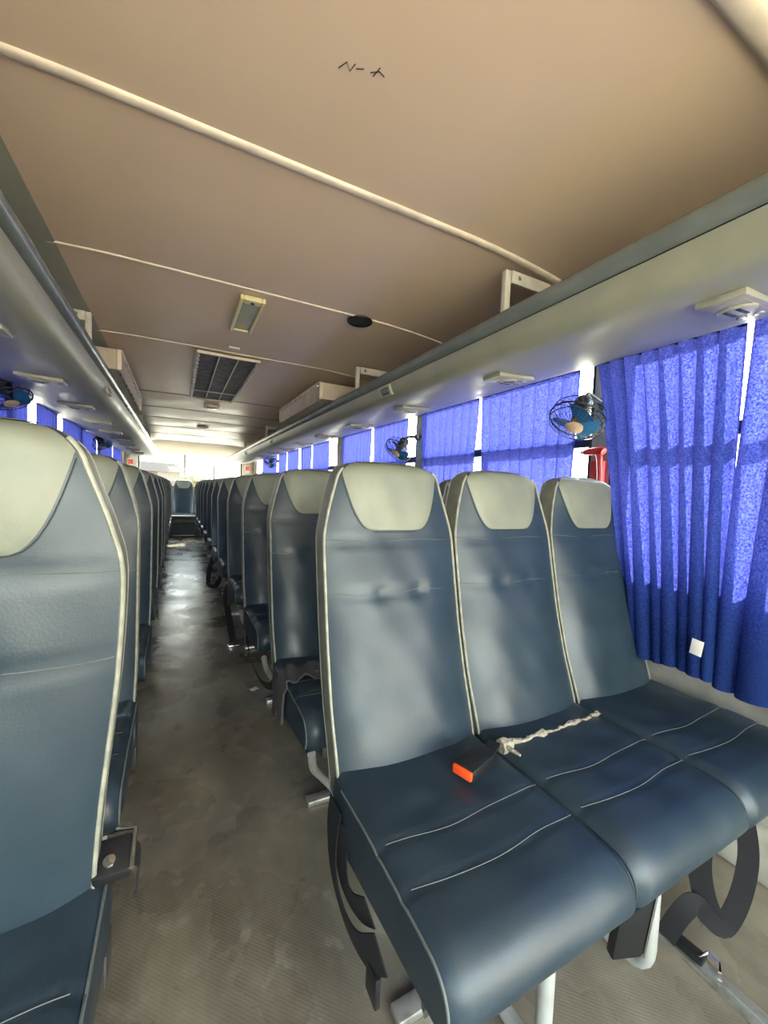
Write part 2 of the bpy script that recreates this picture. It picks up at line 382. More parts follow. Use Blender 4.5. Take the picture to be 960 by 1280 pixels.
# sloping header down to the rear window
def F(u, v):
    x = XL+(XR-XL)*u; y = 8.55+(Y1-8.55)*v
    return (x, y, ceil_z(x)*(1-v)+v*1.80 + .03*math.sin(PI*v))
mb = MB().grid(F, 32, 10); mb.grid(lambda u, v: (F(u, v)[0], F(u, v)[1], F(u, v)[2]+.012), 32, 10)
obj('rear_header_panel', mb, M['header'], ceiling)
for sg, xa, xb_ in ((1, 1.225, XR-.002), (-1, -.375, XL+.002)):
    def F(u, v): x = xa+(xb_-xa)*u; return (x, Y0+.02+(8.9-Y0)*v, ceil_z(x)-.0035-.012*min(1, u*3))
    mb = MB().grid(F, 12, 12); mb.grid(lambda u, v: (F(u, v)[0], F(u, v)[1], F(u, v)[2]+.002), 12, 12)
    obj('cove_panel', mb, M['rack'], ceiling)
# scuffs on the near ceiling panel: thin tears in the vinyl
mb = MB()
for pts in ([(.262, .77), (.272, .752), (.283, .765), (.287, .748)], [(.292, .755), (.305, .748)], [(.318, .748), (.333, .738), (.345, .742)], [(.326, .752), (.331, .731)]):
    mb.tube([(x, y, ceil_z(x)-.0025) for x, y in pts], .0011, 5)
obj('scuff_mark', mb, M['slot'], ceiling)

# ------------------------------------------------------------------ luggage racks
def rack(sgn, label, y_end):
    xw = XR if sgn > 0 else XL
    xt = .985 if sgn > 0 else -.365
    X = lambda d: xt+sgn*d                                   # d: distance outward from the rail
    root = thing('luggage_rack', label, 'luggage rack', (0, 0, 0))
    ya = -.6
    r = obj('rail', MB().tube([(xt+sgn*.002, ya+(y_end-ya)*i/24, 1.752) for i in range(25)], .027, 18), M['tube'], root)
    dw = abs(xw-xt)
    prof = [(.004, 1.730), (.010, 1.705), (.022, 1.676), (.040, 1.656), (.070, 1.645), (.13, 1.638), (.25, 1.640), (.38, 1.655), (.48, 1.680), (.56, 1.712), (dw, 1.74)]
    top = [(dw, 1.765), (.5, 1.735), (.3, 1.70), (.10, 1.68), (.05, 1.695), (.03, 1.735)]
    poly = [(X(d), z) for d, z in prof+top]
    mb = MB(); n = len(poly); NY = 20
    vs = [(x, ya+(y_end-ya)*j/NY, z) for j in range(NY+1) for x, z in poly]
    fs = [(j*n+k, j*n+(k+1) % n, (j+1)*n+(k+1) % n, (j+1)*n+k) for j in range(NY) for k in range(n)]
    fs += [tuple(range(n)), tuple(NY*n+k for k in range(n))]
    mb.add(vs, fs)
    obj('shelf_body', mb, M['rack'], root, ang=50)
    # black rubber line under the rail
    obj('rubber_bead', MB().tube([(X(.006), ya+(y_end-ya)*i/12, 1.727) for i in range(13)], .004, 6), M['dark'], root)
    return root
rack_R = rack(1, 'grey-green luggage rack with glossy rail along the right windows', 9.55)
rack_L = rack(-1, 'grey-green luggage rack with glossy rail along the left windows', 9.1)

def bracket(x_in, x_out, y, label):
    t = thing('rack_hanger', label, 'bracket', (0, 0, 0))
    zc = ceil_z((x_in+x_out)/2)-.012
    sg = 1 if x_out > x_in else -1
    za = 1.70
    obj('hanger_post', MB().rbox(x_in-.012, x_in+.012, y-.011, y+.011, za+.03, zc, .003), M['cream'], t)
    obj('hanger_post', MB().rbox(x_out-.012, x_out+.012, y-.011, y+.011, za+.035, zc, .003), M['cream'], t)
    a, b = sorted((x_in, x_out))
    pl = obj('top_plate', MB().rbox(a+.012, b-.012, y-.016, y-.006, zc-.042, zc, .002), M['cream'], t)
    for x in (a+.045, b-.045): obj('screw', MB().lathe([(.0, -.006), (.006, -.005), (.008, 0)], 8, rot=Matrix.Rotation(-PI/2, 3, 'X') @ Matrix.Rotation(PI, 3, 'X'), at=(x, y-.0165, zc-.02)), M['chrome'], pl)
bracket(1.015-.02, 1.24, 1.085, 'cream hanger bracket nearest the camera above the right rack')
bracket(.995, 1.23, 2.37, 'cream hanger bracket above the right rack near the round ceiling speaker')
bracket(-.375, -.62, 2.33, 'cream hanger bracket above the left rack before the boxed cover')
bracket(1.0, 1.22, 5.3, 'thin hanger post above the right rack just past the boxed cover')
bracket(1.0, 1.22, 7.1, 'farthest thin hanger post above the right rack')
bracket(-.385, -.62, 5.5, 'thin hanger post above the left rack past the boxed cover')
bracket(-.385, -.62, 7.1, 'farthest thin hanger post above the left rack')

# reading light and air panels in the undersides of the racks
def service_panel(x, y, z, label, tilt, group=None):
    t = thing('service_panel', label, 'reading light panel', (x, y, z))
    t.rotation_euler = (0, tilt, 0)
    obj('panel_plate', MB().rbox(-.095, .095, -.052, .052, -.007, .012, .006).rbox(-.080, .080, -.040, .040, -.0095, -.004, .004), M['louvre'], t)
    b = obj('air_nozzle', MB().lathe([(.040, -.006), (.040, -.012), (.036, -.0155), (.0, -.0165)], 24, at=(-.012, 0, 0)), M['louvre'], t)
    for k in (-1, 1):
        obj('nozzle_slot', MB().rbox(-.012-.026, -.012+.026, k*.0125-.0045, k*.0125+.0045, -.0175, -.0155, .0008), M['slot'], b)
        obj('reading_lamp' if k > 0 else 'push_button', MB().lathe([(.011, -.009), (.010, -.013), (0, -.014)], 14, at=(.060, k*.018, 0)), M['lens'], t)
    return t
sp0 = service_panel(1.215, .51, 1.634, 'cream reading light and air panel nearest the camera under the right rack', math.radians(-4))
names = ['second', 'third', 'fourth', 'fifth', 'sixth', 'seventh', 'eighth', 'ninth', 'tenth']
for i in range(8):
    o = dup(sp0, (1.215, 1.28+.77*i, 1.634), 0, (f'cream reading light and air panel, {names[i]} from the camera under the right rack' if i < 5 else f'small far reading light panel, {names[i]} from the camera under the right rack'),
            'far panels under the right rack' if i >= 5 else None)
    o.rotation_euler = (0, math.radians(-4), 0)
for i, (y, lab) in enumerate([(1.02, 'cream reading light panel nearest the camera under the left rack'), (1.79, 'reading light panel at the left picture edge under the left rack'), (2.56, 'reading light panel under the left rack above the fan'), (3.33, 'reading light panel fourth from the camera under the left rack'),
                              (4.1, 'reading light panel fifth from the camera under the left rack')]+[(4.87+.77*k, f'small far reading light panel, {names[k+4]} from the camera under the left rack') for k in range(5)]):
    o = dup(sp0, (-.60, y, 1.632), PI, lab, 'far panels under the left rack' if i >= 5 else None); o.rotation_euler = (0, math.radians(3), 0)

def switch_panel(x, y, z, sg, label):
    t = thing('call_panel', label, 'panel', (x, y, z)); t.rotation_euler = (0, sg*math.radians(22), 0)
    obj('bezel', MB().rbox(-.006, .012, -.060, .060, -.028, .028, .004), M['louvre'], t)
    f = obj('dark_insert', MB().rbox(-.0095, .0, -.042, .042, -.018, .018, .002), M['dark'], t)
    for k in (-1, 0, 1): obj('button', MB().rbox(-.0115, -.009, k*.026-.008, k*.026+.008, -.011, .011, .002), M['tube'], f)
    return t
switch_panel(.996, 1.97, 1.690, -1, 'small dark three-button panel on the right rack front by the second hanger')
switch_panel(.996, 4.95, 1.690, -1, 'small dark panel on the right rack front below the boxed cover')
t = switch_panel(-.378, 2.95, 1.690, 1, 'small dark panel on the left rack front'); t.rotation_euler = (0, math.radians(22), PI)
switch_panel(.996, 7.0, 1.690, -1, 'farthest small dark panel on the right rack front')

# boxed covers above both racks
def cover(xf, xo, y0, y1, label):
    t = thing('duct_cover', label, 'duct cover', (0, 0, 0))
    sg = 1 if xo > xf else -1
    zt = min(ceil_z(xf), ceil_z(xo))-.020; z0 = 1.783; NP = 9
    def F(u, v): return (xf+sg*(.010-.012*abs(math.sin(PI*NP*u))**.7*(1-.3*v)), y0+.012+(y1-y0-.024)*u, z0+(zt-z0)*v)
    obj('quilted_face', MB().grid(F, NP*8, 6), M['cover'], t, ang=60)
    obj('cover_box', MB().box(*sorted((xf+sg*.012, xo)), y0, y1, z0, zt), M['cover'], t, smooth=False)
    for y in (y0, y1): obj('edge_strip', MB().rbox(xf-.010, xf+.012, y-.008, y+.010, z0, zt, .002), M['strip'], t)
    tp = obj('edge_strip', MB().rbox(xf-.016, xf+.016, y0+.011, y1-.011, zt-.010, zt+.004, .003), M['strip'], t)
    riv = MB().lathe([(.0, -.005), (.006, -.004), (.007, .001)], 8).mesh('rivet', M['chrome'])
    for k in range(8): obj('rivet', riv, None, tp, loc=(xf, y0+.08+(y1-y0-.16)*k/7, zt-.010))
cover(.885, 1.25, 2.76, 4.0, 'beige quilted duct cover boxed in above the right rack')
cover(-.305, -.64, 2.78, 4.22, 'beige duct cover with riveted strip above the left rack')

# ceiling fittings
t = thing('roof_hatch', 'dark mesh roof vent with torn cream frame in the middle of the ceiling', 'vent', (.275, 3.39, 0))
zc = ceil_z(.27)-.004
L2, W2 = .72, .178
obj('filter_mesh', MB().box(-W2+.01, W2-.01, -L2+.01, L2-.01, zc-.006, zc), M['mesh'], t, smooth=False)
fr = MB()
for s_ in (-1, 1):
    pts = []
    for k in range(33):
        y = -L2+2*L2*k/32; pts.append((s_*(W2+(.004 if k % 2 else -.006)), y, zc-.012))
    fr.tube(pts, .011, 6)
    fr.tube([(-W2, s_*L2, zc-.012), (0, s_*L2, zc-.014), (W2, s_*L2, zc-.012)], .010, 8)
obj('hatch_frame', fr, M['strip'], t)
wr = MB()
for x in (-.055, .055): wr.tube([(x, -L2+.03, zc-.012), (x, L2-.03, zc-.012)], .004, 6)
wr.tube([(-W2, .36, zc-.016), (W2, .36, zc-.016)], .0045, 6)
obj('guard_wire', wr, M['metal'], t)
t = thing('ceiling_light', 'rectangular ceiling lamp with yellowed frame, unlit', 'lamp', (.275, 2.01, 0)); zc = ceil_z(.27)-.002
fr = MB()
fr.rbox(-.052, -.036, -.20, .20, zc-.022, zc, .005).rbox(.036, .052, -.20, .20, zc-.022, zc, .005).rbox(-.036, .036, -.20, -.155, zc-.022, zc, .005).rbox(-.036, .036, .17, .20, zc-.022, zc, .005)
obj('lamp_frame', fr, M['lens_frame'], t)
obj('diffuser', MB().rbox(-.036, .036, -.155, .17, zc-.016, zc-.002, .004), M['lens'], t)
obj('switch_button', MB().lathe([(.008, 0), (.007, -.005), (0, -.006)], 12, at=(0, -.178, zc-.022)), M['slot'], t)
for y, lab in ((4.5, 'small pale box lamp on the ceiling behind the roof vent'), (6.2, 'small pale box lamp on the ceiling farthest to the rear')):
    t = thing('ceiling_light', lab, 'lamp', (.30, y, 0)); zc = ceil_z(.3)-.004
    obj('lamp_frame', MB().rbox(-.07, .07, -.09, .09, zc-.022, zc, .008), M['strip'], t)
    obj('diffuser', MB().rbox(-.045, .045, -.06, .06, zc-.027, zc-.02, .004), M['lens'], t)
t = thing('ceiling_speaker', 'round black ceiling speaker beside the strip', 'speaker', (.755, 1.795, 0)); zc = ceil_z(.755)-.001
obj('speaker_rim', MB().lathe([(.060, .0), (.060, -.006), (.055, -.010), (.050, -.008), (.048, .0)], 32, at=(0, 0, zc)), M['dark'], t)
gr = MB().lathe([(.048, -.004), (.03, -.007), (0, -.008)], 32, at=(0, 0, zc))
for k in range(-4, 5): gr.tube([(-math.sqrt(.047**2-(k*.01)**2), k*.01, zc-.008), (math.sqrt(.047**2-(k*.01)**2), k*.01, zc-.008)], .0015, 5)
obj('speaker_grille', gr, M['dark'], t)
tag(obj('ceiling_label', MB().rbox(.255, .315, 2.52, 2.56, ceil_z(.28)-.007, ceil_z(.28)-.001, .002), M['paper']), 'small pale blank label before the roof vent', 'label')

# ------------------------------------------------------------------ curtains
def curtain(xb, yt0, yt1, yb0, yb1, zt, zb, n, seed, label, tagp=False, amp=.022, tie=None, lean=.0, group=None):
    rd = random.Random(seed)
    ph = [rd.uniform(-.5, .5) for _ in range(n*2+2)]; am = [rd.uniform(.55, 1.25) for _ in range(n*2+2)]
    sg = 1 if xb > 0 else -1
    NU, NV = n*14, 36
    hem = [rd.uniform(-.008, .008) for _ in range(n+2)]
    gath = abs(yt1-yt0)/n*.24
    def F(u, v):                                               # v = 0 top, 1 bottom
        k = u*n; i = int(k); f = k-i
        a = am[i]*(1-f)+am[min(i+1, 2*n)]*f
        p = ph[i]*(1-f)+ph[min(i+1, 2*n)]*f
        wv = math.sin(2*PI*(k+.12*p*v)+p*.6)
        wv = math.copysign(abs(wv)**.75, wv)
        amp2 = amp*a*(.55+.75*v)
        e0 = yt0+(yb0-yt0)*(v**1.3); e1 = yt1+(yb1-yt1)*(v**(.9 if tagp else 1.3))
        if tie: e0 += tie[0]*math.sin(PI*v)**2; e1 += tie[1]*math.sin(PI*v)**2
        y = e0+(e1-e0)*(u+.012*math.sin(7*u+3*v)*v)
        x = xb - sg*(lean*v) + sg*amp2*wv
        y += gath*a*math.cos(2*PI*k+p)*(.75+.5*v)*min(1, u*n/1.2, (1-u)*n/1.2)
        z = zt+(zb-zt)*v
        if v > .9: z += (hem[i]*(1-f)+hem[i+1]*f)*(v-.9)*10
        return (x, y, z)
    def F2(u, v):
        p = F(u, v); return (p[0]+sg*.0022, p[1], p[2])
    mb = MB().grid(F, NU, NV)
    t = thing('curtain', label, 'curtain', (0, 0, 0), group=group)
    c = obj('curtain_cloth', mb, M['curtain'], t, ang=180)
    # the gathering tape and hooks at the top
    tp = MB()
    for j in range(2): tp.grid(lambda u, v, j=j: (F(u, 0)[0]-sg*(.003-.003*j), F(u, 0)[1], zt-.010+.012*v), NU, 1)
    obj('header_tape', tp, M['curtain'], t, ang=180)
    if tagp:
        p = F(.10, .93)
        obj('care_tag', MB().rbox(-.001, .001, -.016, .016, -.024, .024, .0004, rot=Matrix.Rotation(.12, 3, 'X'), at=(p[0]-sg*.032, p[1], p[2]+.03)), M['paper'], t, label='small pale care tag')
    return t
ZT = 1.734
curtain(1.50, -.60, .588, -.50, .625, 1.702, .585, 13, 3, 'blue pleated curtain at the right picture edge', lean=.0, amp=.024)
curtain(1.51, .608, 1.097, .598, .89, 1.702, .60, 8, 5, 'blue pleated curtain hanging in front of the nearest window seat', tagp=True, lean=.02, amp=.028)
RC = [(1.240, 1.90, 'blue pleated curtain on the right side just behind the nearest fan'), (1.918, 2.56, 'blue pleated curtain on the right side before the second fan'),
      (2.75, 3.38, 'dark blue curtain on the right side just behind the second fan'), (3.415, 4.17, 'blue curtain on the right side before the wide rounded pillar'),
      (4.60, 5.265, 'blue curtain on the right side just past the wide rounded pillar'), (5.31, 5.84, 'blue curtain in the fifth window on the right, rear half'),
      (5.95, 6.635, 'blue curtain in the sixth window on the right, front half'), (6.7, 7.3, 'blue curtain in the sixth window on the right, rear half'),
      (7.44, 8.13, 'blue curtain in the seventh window on the right, front half'), (8.17, 8.85, 'farthest blue curtain on the right side')]
for i, (a, b, lab) in enumerate(RC): curtain(1.602, a, b, a+.03, b-.04, ZT, .62, max(5, int((b-a)*13)), 11+i, lab, amp=.013, tie=((.02, -.03) if i % 2 else (0, -.015)))
LC = [(-.6, .70), (.80, 2.36), (2.40, 3.83), (4.04, 4.65), (4.84, 5.9), (5.96, 6.62), (6.74, 7.6), (7.66, 8.10), (8.2, 9.3)]
LN = ['blue curtain beside the nearest left seats', 'blue curtain on the left side just past the camera', 'blue curtain behind the left fan', 'blue curtain on the left between the two pale gaps', 'blue curtain on the left just past the second pale gap',
      'short blue curtain on the left before the dark gap', 'blue curtain on the left past the dark gap', 'short blue curtain far along the left side', 'farthest blue curtain on the left side']
for i, (a, b) in enumerate(LC): curtain(-.980, a, b, a+.03, b-.05, ZT, .62, max(5, int((b-a)*12)), 41+i, LN[i], amp=.013)

# ------------------------------------------------------------------ seats
H0, HT = .43, 1.225                                            # lowest and highest point of the backrest
EDGE = [(.40, .03), (.51, .06), (.64, .110), (.78, .150), (.92, .180), (1.04, .205), (1.14, .225), (1.23, .232)]
WID = [(.40, .195), (.60, .2005), (.85, .2005), (1.0, .2005), (1.035, .199), (1.10, .184), (1.16, .166), (1.20, .155), (1.23, .148)]
WADD = 0
def half_w(z):
    w0 = smooth_tab(WID, z, .015) + (WADD and smooth_tab([(.40, -.012), (.60, -.006), (.85, .022), (1.0, .030), (1.25, .018)], z, .05)); r = .045
    if z > HT-r: w0 -= r-math.sqrt(max(0, r*r-(z-(HT-r))**2))
    return w0
def y_edge(z, lean): return smooth_tab(EDGE, z, .03)*lean
def y_cap(z):                                                  # rounding of the top toward the rear
    r = .03
    return r-math.sqrt(max(0, r*r-(z-(HT-r))**2)) if z > HT-r else 0
def y_front(u, z, lean, dimple=True):
    b = lerp_tab([(.40, .040), (.60, .050), (.80, .044), (.95, .030), (1.05, .022), (1.15, .028), (1.23, .020)], z)
    y = y_edge(z, lean) - b*(1-abs(u)**3.2) + y_cap(z)
    y += .0035*math.exp(-((z-1.018)/.007)**2)*(1-abs(u)**8) + .0035*math.exp(-((z-.885)/.006)**2)*(1-abs(u)**8)
    if dimple:
        for uc in (-.28, .28): y += .009*math.exp(-((u-uc)/.10)**2-((z-.885)/.016)**2)
    y += .0016*math.sin(9*u+14*z)*math.sin(21*z+2*u)*(1-abs(u)**4)
    return y
def build_back(lean):
    def zs(n=46):
        out = []
        for k in range(n+1):
            t = k/n; out.append(H0+(HT-.045-H0)*t)
        out += [HT-.045+.045*math.sin(PI/2*k/7) for k in range(1, 8)]
        return out
    Z = zs(); NX = 28
    # front upholstery
    fr = MB(); vs = []
    US = [math.sin(PI/2*(-1+2*i/NX))*.35+(-1+2*i/NX)*.65 for i in range(NX+1)]
    for z in Z:
        for u in US: vs.append((u*half_w(z), y_front(u, z, lean), z))
    fs = [(j*(NX+1)+i, j*(NX+1)+i+1, (j+1)*(NX+1)+i+1, (j+1)*(NX+1)+i) for j in range(len(Z)-1) for i in range(NX)]
    fr.add(vs, fs)
    front = fr.mesh('backrest', M['vinyl'], ang=60)
    # side gusset wrapping over the top
    gs = MB(); D = .062
    def yb(z): return y_edge(z, lean)+D-y_cap(z)*.9
    for s_ in (-1, 1):
        vs = []; 
        for z in Z:
            a = y_front(1, z, lean); b = yb(z)
            for k in range(5):
                t = k/4; vs.append((s_*(half_w(z)+.002*math.sin(PI*t)), a+(b-a)*t, z))
        gs.add(vs, [(j*5+k, j*5+k+1, (j+1)*5+k+1, (j+1)*5+k) for j in range(len(Z)-1) for k in range(4)])
    zt = Z[-1]; wt = half_w(zt)
    gs.grid(lambda u, v: ((2*u-1)*wt, y_front(2*u-1, zt, lean)*(1-v)+yb(zt)*v, zt+.004*math.sin(PI*v)*(1-abs(2*u-1)**4)), 10, 4)
    zb = Z[0]; wb = half_w(zb)
    gs.grid(lambda u, v: ((2*u-1)*wb, y_front(2*u-1, zb, lean)*(1-v)+yb(zb)*v, zb), 10, 2)
    gus = gs.mesh('side_gusset', M['gusset'], ang=50)
    bk = MB(); vs = []
    for z in Z:
        for i in range(13):
            u = -1+i/6; vs.append((u*half_w(z), yb(z)+.012*(1-abs(u)**4)*(1 if z < HT-.04 else 0.3), z))
    bk.add(vs, [(j*13+i, j*13+i+1, (j+1)*13+i+1, (j+1)*13+i) for j in range(len(Z)-1) for i in range(12)])
    shell = bk.mesh('back_shell', M['shell'], ang=60)
    # headrest pad: a U-shaped panel proud of the front, running over the top
    hp = MB(); ZB = 1.045
    def pw(z):
        t = (z-ZB)/(1.20-ZB)
        base = .066+.082*min(1, max(0, t))**.42+(.026 if WADD else 0)
        return min(base, half_w(z)-.006)
    zz = [ZB+(.002*k if k < 3 else 0) for k in range(1)]+[ZB+.0015, ZB+.006, ZB+.014, ZB+.026, ZB+.042, ZB+.06, ZB+.08, ZB+.10, ZB+.12]+[z for z in Z if z > ZB+.132]
    vs = []; NP = 24
    for j, z in enumerate(zz):
        W = pw(z)
        for i in range(NP+1):
            u = -1+2*i/NP; x = u*W; off = .0045*(1-abs(u)**10)*(0 if j == 0 else min(1, .5+j*.25))+.0012
            vs.append((x, y_front(x/half_w(z), z, lean, False)-off+.000, z+(.0015 if j == len(zz)-1 else 0)))
    hp.add(vs, [(j*(NP+1)+i, j*(NP+1)+i+1, (j+1)*(NP+1)+i+1, (j+1)*(NP+1)+i) for j in range(len(zz)-1) for i in range(NP)])
    hp.grid(lambda u, v: ((2*u-1)*(wt), (y_front(2*u-1, zt, lean)-.004)*(1-v)+(yb(zt)+.002)*v, zt+.003+.004*math.sin(PI*v)*(1-abs(2*u-1)**4)), 10, 4)
    pad = hp.mesh('headrest_pad', M['pad'], ang=60)
    # seam round the pad and across the back
    sm = MB()
    path = [( -pw(z)-.004, y_front(min(1, (pw(z)+.004)/half_w(z)), z, lean, False)-.0006, z-.001) for z in reversed(zz) if z < 1.19]
    path += [(x, y_front(x/half_w(ZB), ZB-.004, lean, False)-.0006, ZB-.005) for x in (-.065, -.03, 0, .03, .065)]
    path += [(pw(z)+.004, y_front(min(1, (pw(z)+.004)/half_w(z)), z, lean, False)-.0006, z-.001) for z in zz if z < 1.19]
    sm.tube(path, .0013, 5)
    seam_dark = sm.mesh('pad_seam', M['dark_thread'], ang=60)
    st = MB()
    for z in (1.018, .885):
        st.tube([(u*half_w(z), y_front(u, z, lean)-.0003, z+.003*math.sin(5*u)) for u in [-.97+1.94*k/30 for k in range(31)]], .0009, 4)
    stitch = st.mesh('stitch_line', M['thread'])
    pp = []
    for s_ in (-1, 1):
        mb = MB().tube([(s_*(half_w(z)-.001), y_front(1, z, lean)-.001, z) for z in Z if z < HT-.012], .0038, 7)
        mb.tube([(s_*(half_w(z)-.001), yb(z)+.001, z) for z in Z if z < HT-.012], .0022, 6)
        pp.append(mb.mesh('piping', M['piping']))
    return dict(front=front, gus=gus, shell=shell, pad=pad, seam=seam_dark, stitch=stitch, pp=pp)
BK = {1.0: build_back(1.0), .45: build_back(.45)}
WADD = 1; BK[-.2] = build_back(-.2); WADD = 0         # the near left seat sits more upright and bulges at the shoulder

def cushion_meshes():
    HW = .2025; D = .395; yf = -D; yr = .06
    def top(u, y):                                             # top surface height
        t = -y/D
        z = .500+.012*(1-abs(u)**4)
        z += .006*math.sin(PI*min(1, max(0, t)))
        for yc in (-.165, -.255):
            yy = yc-.02*(1-u*u)+.0
            z -= .004*math.exp(-((y-yy)/.007)**2)
        for uc in (-.45, .45): z -= .004*math.exp(-((u-uc)/.2)**2-((y+.12)/.03)**2)
        z += .0012*math.sin(8*u+30*y)
        return z
    R = .062
    def bottom(y): return .365+.045*min(1, -min(0, y)/D)
    # path around: top from rear to front roll, down the front face
    vs = []; NU = 26; rows = 0
    us = [-1+2*i/NU for i in range(NU+1)]
    def P(u, s):
        if s <= 1: y = yr+(yf+R-yr)*s; return Vector((u*HW, y, top(u, y)))
        if s <= 2:
            a = PI/2*(s-1); y = yf+R-R*math.sin(a); z = top(u, yf+R)-R+R*math.cos(a)
            return Vector((u*HW, y-.006*(1-abs(u)**4)*(s-1), z))
        t = s-2; zt = top(u, yf+R)-R; zb = bottom(yf)
        return Vector((u*HW, yf-.006*(1-abs(u)**4)*(1-t)+.012*t*t, zt+(zb-zt)*t))
    ss = [k/44 for k in range(44)]+[1+k/10 for k in range(10)]+[2+k/5 for k in range(6)]
    mb = MB()
    def edge_in(u): return .006*max(0, abs(u)-.9)/.1
    vs = []
    for s_ in ss:
        for u in us:
            p = P(u, s_)
            d = max(0, (abs(u)-.90)/.10)**2*.012
            if s_ <= 1: p.z -= d
            elif s_ <= 2: p.z -= d*math.cos(PI/2*(s_-1)); p.y += d*math.sin(PI/2*(s_-1))
            else: p.y += d
            vs.append(p)
    n = NU+1
    mb.add(vs, [(j*n+i, j*n+i+1, (j+1)*n+i+1, (j+1)*n+i) for j in range(len(ss)-1) for i in range(NU)])
    topm = mb.mesh('cushion_cover', M['vinyl'], ang=60)
    sd = MB()
    for sgn, col in ((-1, 0), (1, NU)):
        vv = []
        for j, s_ in enumerate(ss):
            p = vs[j*n+col]
            if s_ <= 2: q = Vector((p.x, p.y, bottom(p.y)))
            else: q = Vector((p.x, p.y+.0, bottom(p.y)))
            for k in range(5):
                t = k/4; w_ = p.lerp(q, t); w_.x += sgn*.003*math.sin(PI*t); vv.append(w_)
        sd.add(vv, [(j*5+k, j*5+k+1, (j+1)*5+k+1, (j+1)*5+k) for j in range(len(ss)-1) for k in range(4)])
    ny = 8
    sd.grid(lambda u, v: ((2*u-1)*HW, yr+(yf+.012-yr)*v, bottom(yr+(yf-yr)*v)), 2, ny)
    sd.grid(lambda u, v: ((2*u-1)*HW, yr, bottom(yr)+(.49-bottom(yr))*v), 2, 2)
    side = sd.mesh('cushion_side', M['vinyl'], ang=50)
    pm = []
    for col in (0, NU):
        for mtp in (M['thread'], M['vinyl']):
            pm.append(MB().tube([vs[j*n+col]+Vector(((-1 if col == 0 else 1)*.001, 0, .001)) for j in range(len(ss)) if ss[j] > .1], .0024, 6).mesh('piping', mtp))
    st = MB()
    for yc in (-.165, -.255):
        st.tube([(u*HW, yc-.02*(1-u*u)+.004*math.sin(4*u), top(u, yc-.02*(1-u*u))+.0040) for u in [-.93+1.86*k/24 for k in range(25)]], .0008, 4)
    stitch = st.mesh('stitch_line', M['thread'])
    return topm, side, pm, stitch
CU = cushion_meshes()
FRM = {}
for k_, (a_, b_) in (('full', (-.2065, .2065)), ('aisle1', (-.13, .2065)), ('aisle-1', (-.2065, .13))):
    FRM[k_] = [MB().rbox(a_, b_, -.31, -.27, .325, .362, .004).mesh('cross_beam', M['steel']), MB().rbox(a_, b_, .0, .04, .315, .352, .004).mesh('cross_beam', M['steel'])]
def bend(pts, r=.05, n=6):                                     # round the inner corners of a polyline
    pts = [Vector(p) for p in pts]; out = [pts[0]]
    for a, b, c in zip(pts, pts[1:], pts[2:]):
        d1 = (a-b).normalized(); d2 = (c-b).normalized(); rr = min(r, (a-b).length*.45, (c-b).length*.45)
        p, q = b+d1*rr, b+d2*rr
        for k in range(n+1):
            s_ = k/n; out.append(p*(1-s_)**2+b*2*s_*(1-s_)+q*s_**2)
    out.append(pts[-1]); return out
def u_leg(x): return MB().tube(bend([(x, -.275, .335), (x, -.275, .0185), (x, .02, .0185), (x, .02, .325)], .07), .0165, 12).mesh('leg', M['paint_tube'])
for sd_ in (1, -1):
    FRM['strut', sd_] = MB().tube(spline([(sd_*-.16, -.30, .345), (sd_*-.135, -.25, .26), (sd_*-.07, -.155, .145), (sd_*0.0, -.075, .03)], 4), .013, 10).mesh('diagonal_strut', M['paint_tube'])
    FRM['foot', sd_] = MB().rbox(*sorted((sd_*-.10, sd_*.19)), -.10, -.06, .001, .022, .003).mesh('foot_bar', M['metal'])
    FRM['hinge', sd_] = MB().rbox(*sorted((sd_*-.2045, sd_*-.1985)), -.0, .060, .30, .362, .003).mesh('hinge_plate', M['steel'])
    FRM['leg_a', sd_] = u_leg(sd_*.125); FRM['leg_b', sd_] = u_leg(sd_*.07)
FRM['wallb'] = MB().rbox(-.02, .02, -.27, .0, .318, .338, .003).mesh('wall_bracket', M['metal'])
def add_frame(t, kind, sd_):
    for mm_ in FRM[f'aisle{sd_}' if kind == 'aisle' else 'full']: obj('cross_beam', mm_, None, t)
    if kind == 'aisle':
        for nme, k in (('diagonal_strut', 'strut'), ('foot_bar', 'foot'), ('hinge_plate', 'hinge'), ('leg', 'leg_a')): obj(nme, FRM[k, sd_], None, t)
    elif kind == 'inner' and sd_ > 0: obj('leg', FRM['leg_b', sd_], None, t)
    else: obj('wall_bracket', FRM['wallb'], None, t)
def make_seat(lean, label, loc, group=None, aisle=0):
    B = BK[lean]
    t = thing('bus_seat', label, 'seat', loc, 0, group)
    b = obj('backrest', B['front'], None, t)
    obj('headrest_pad', B['pad'], None, b, label='grey-green headrest pad'); obj('pad_seam', B['seam'], None, b); obj('stitch_line', B['stitch'], None, b)
    for p in B['pp']: obj('piping', p, None, b)
    obj('side_gusset', B['gus'], None, t, label='grey side gusset'); obj('back_shell', B['shell'], None, t)
    c = obj('seat_cushion', CU[0], None, t)
    obj('cushion_side', CU[1], None, c); obj('stitch_line', CU[3], None, c)
    for p in (CU[2][0 if aisle > 0 else 1], CU[2][2 if aisle < 0 else 3]): obj('piping', p, None, c)
    return t
P = .4135
XS_R = [.532, .532+P, .532+2*P]
XS_L = [-.300, -.305-P]
ROW_R = [.775, 1.44, 2.20, 2.98, 3.80, 4.55, 5.33, 6.15, 6.98, 7.80, 8.55]
ROW_L = [.755, 1.35, 2.08, 2.83, 3.58, 4.33, 5.08, 5.83, 6.58, 7.33, 8.08, 8.75]
ORD = ['front', 'second', 'third', 'fourth', 'fifth', 'sixth', 'seventh', 'eighth', 'ninth', 'tenth', 'eleventh', 'twelfth']
SIDE_R = ['aisle', 'middle', 'window']; SIDE_L = ['aisle', 'window']
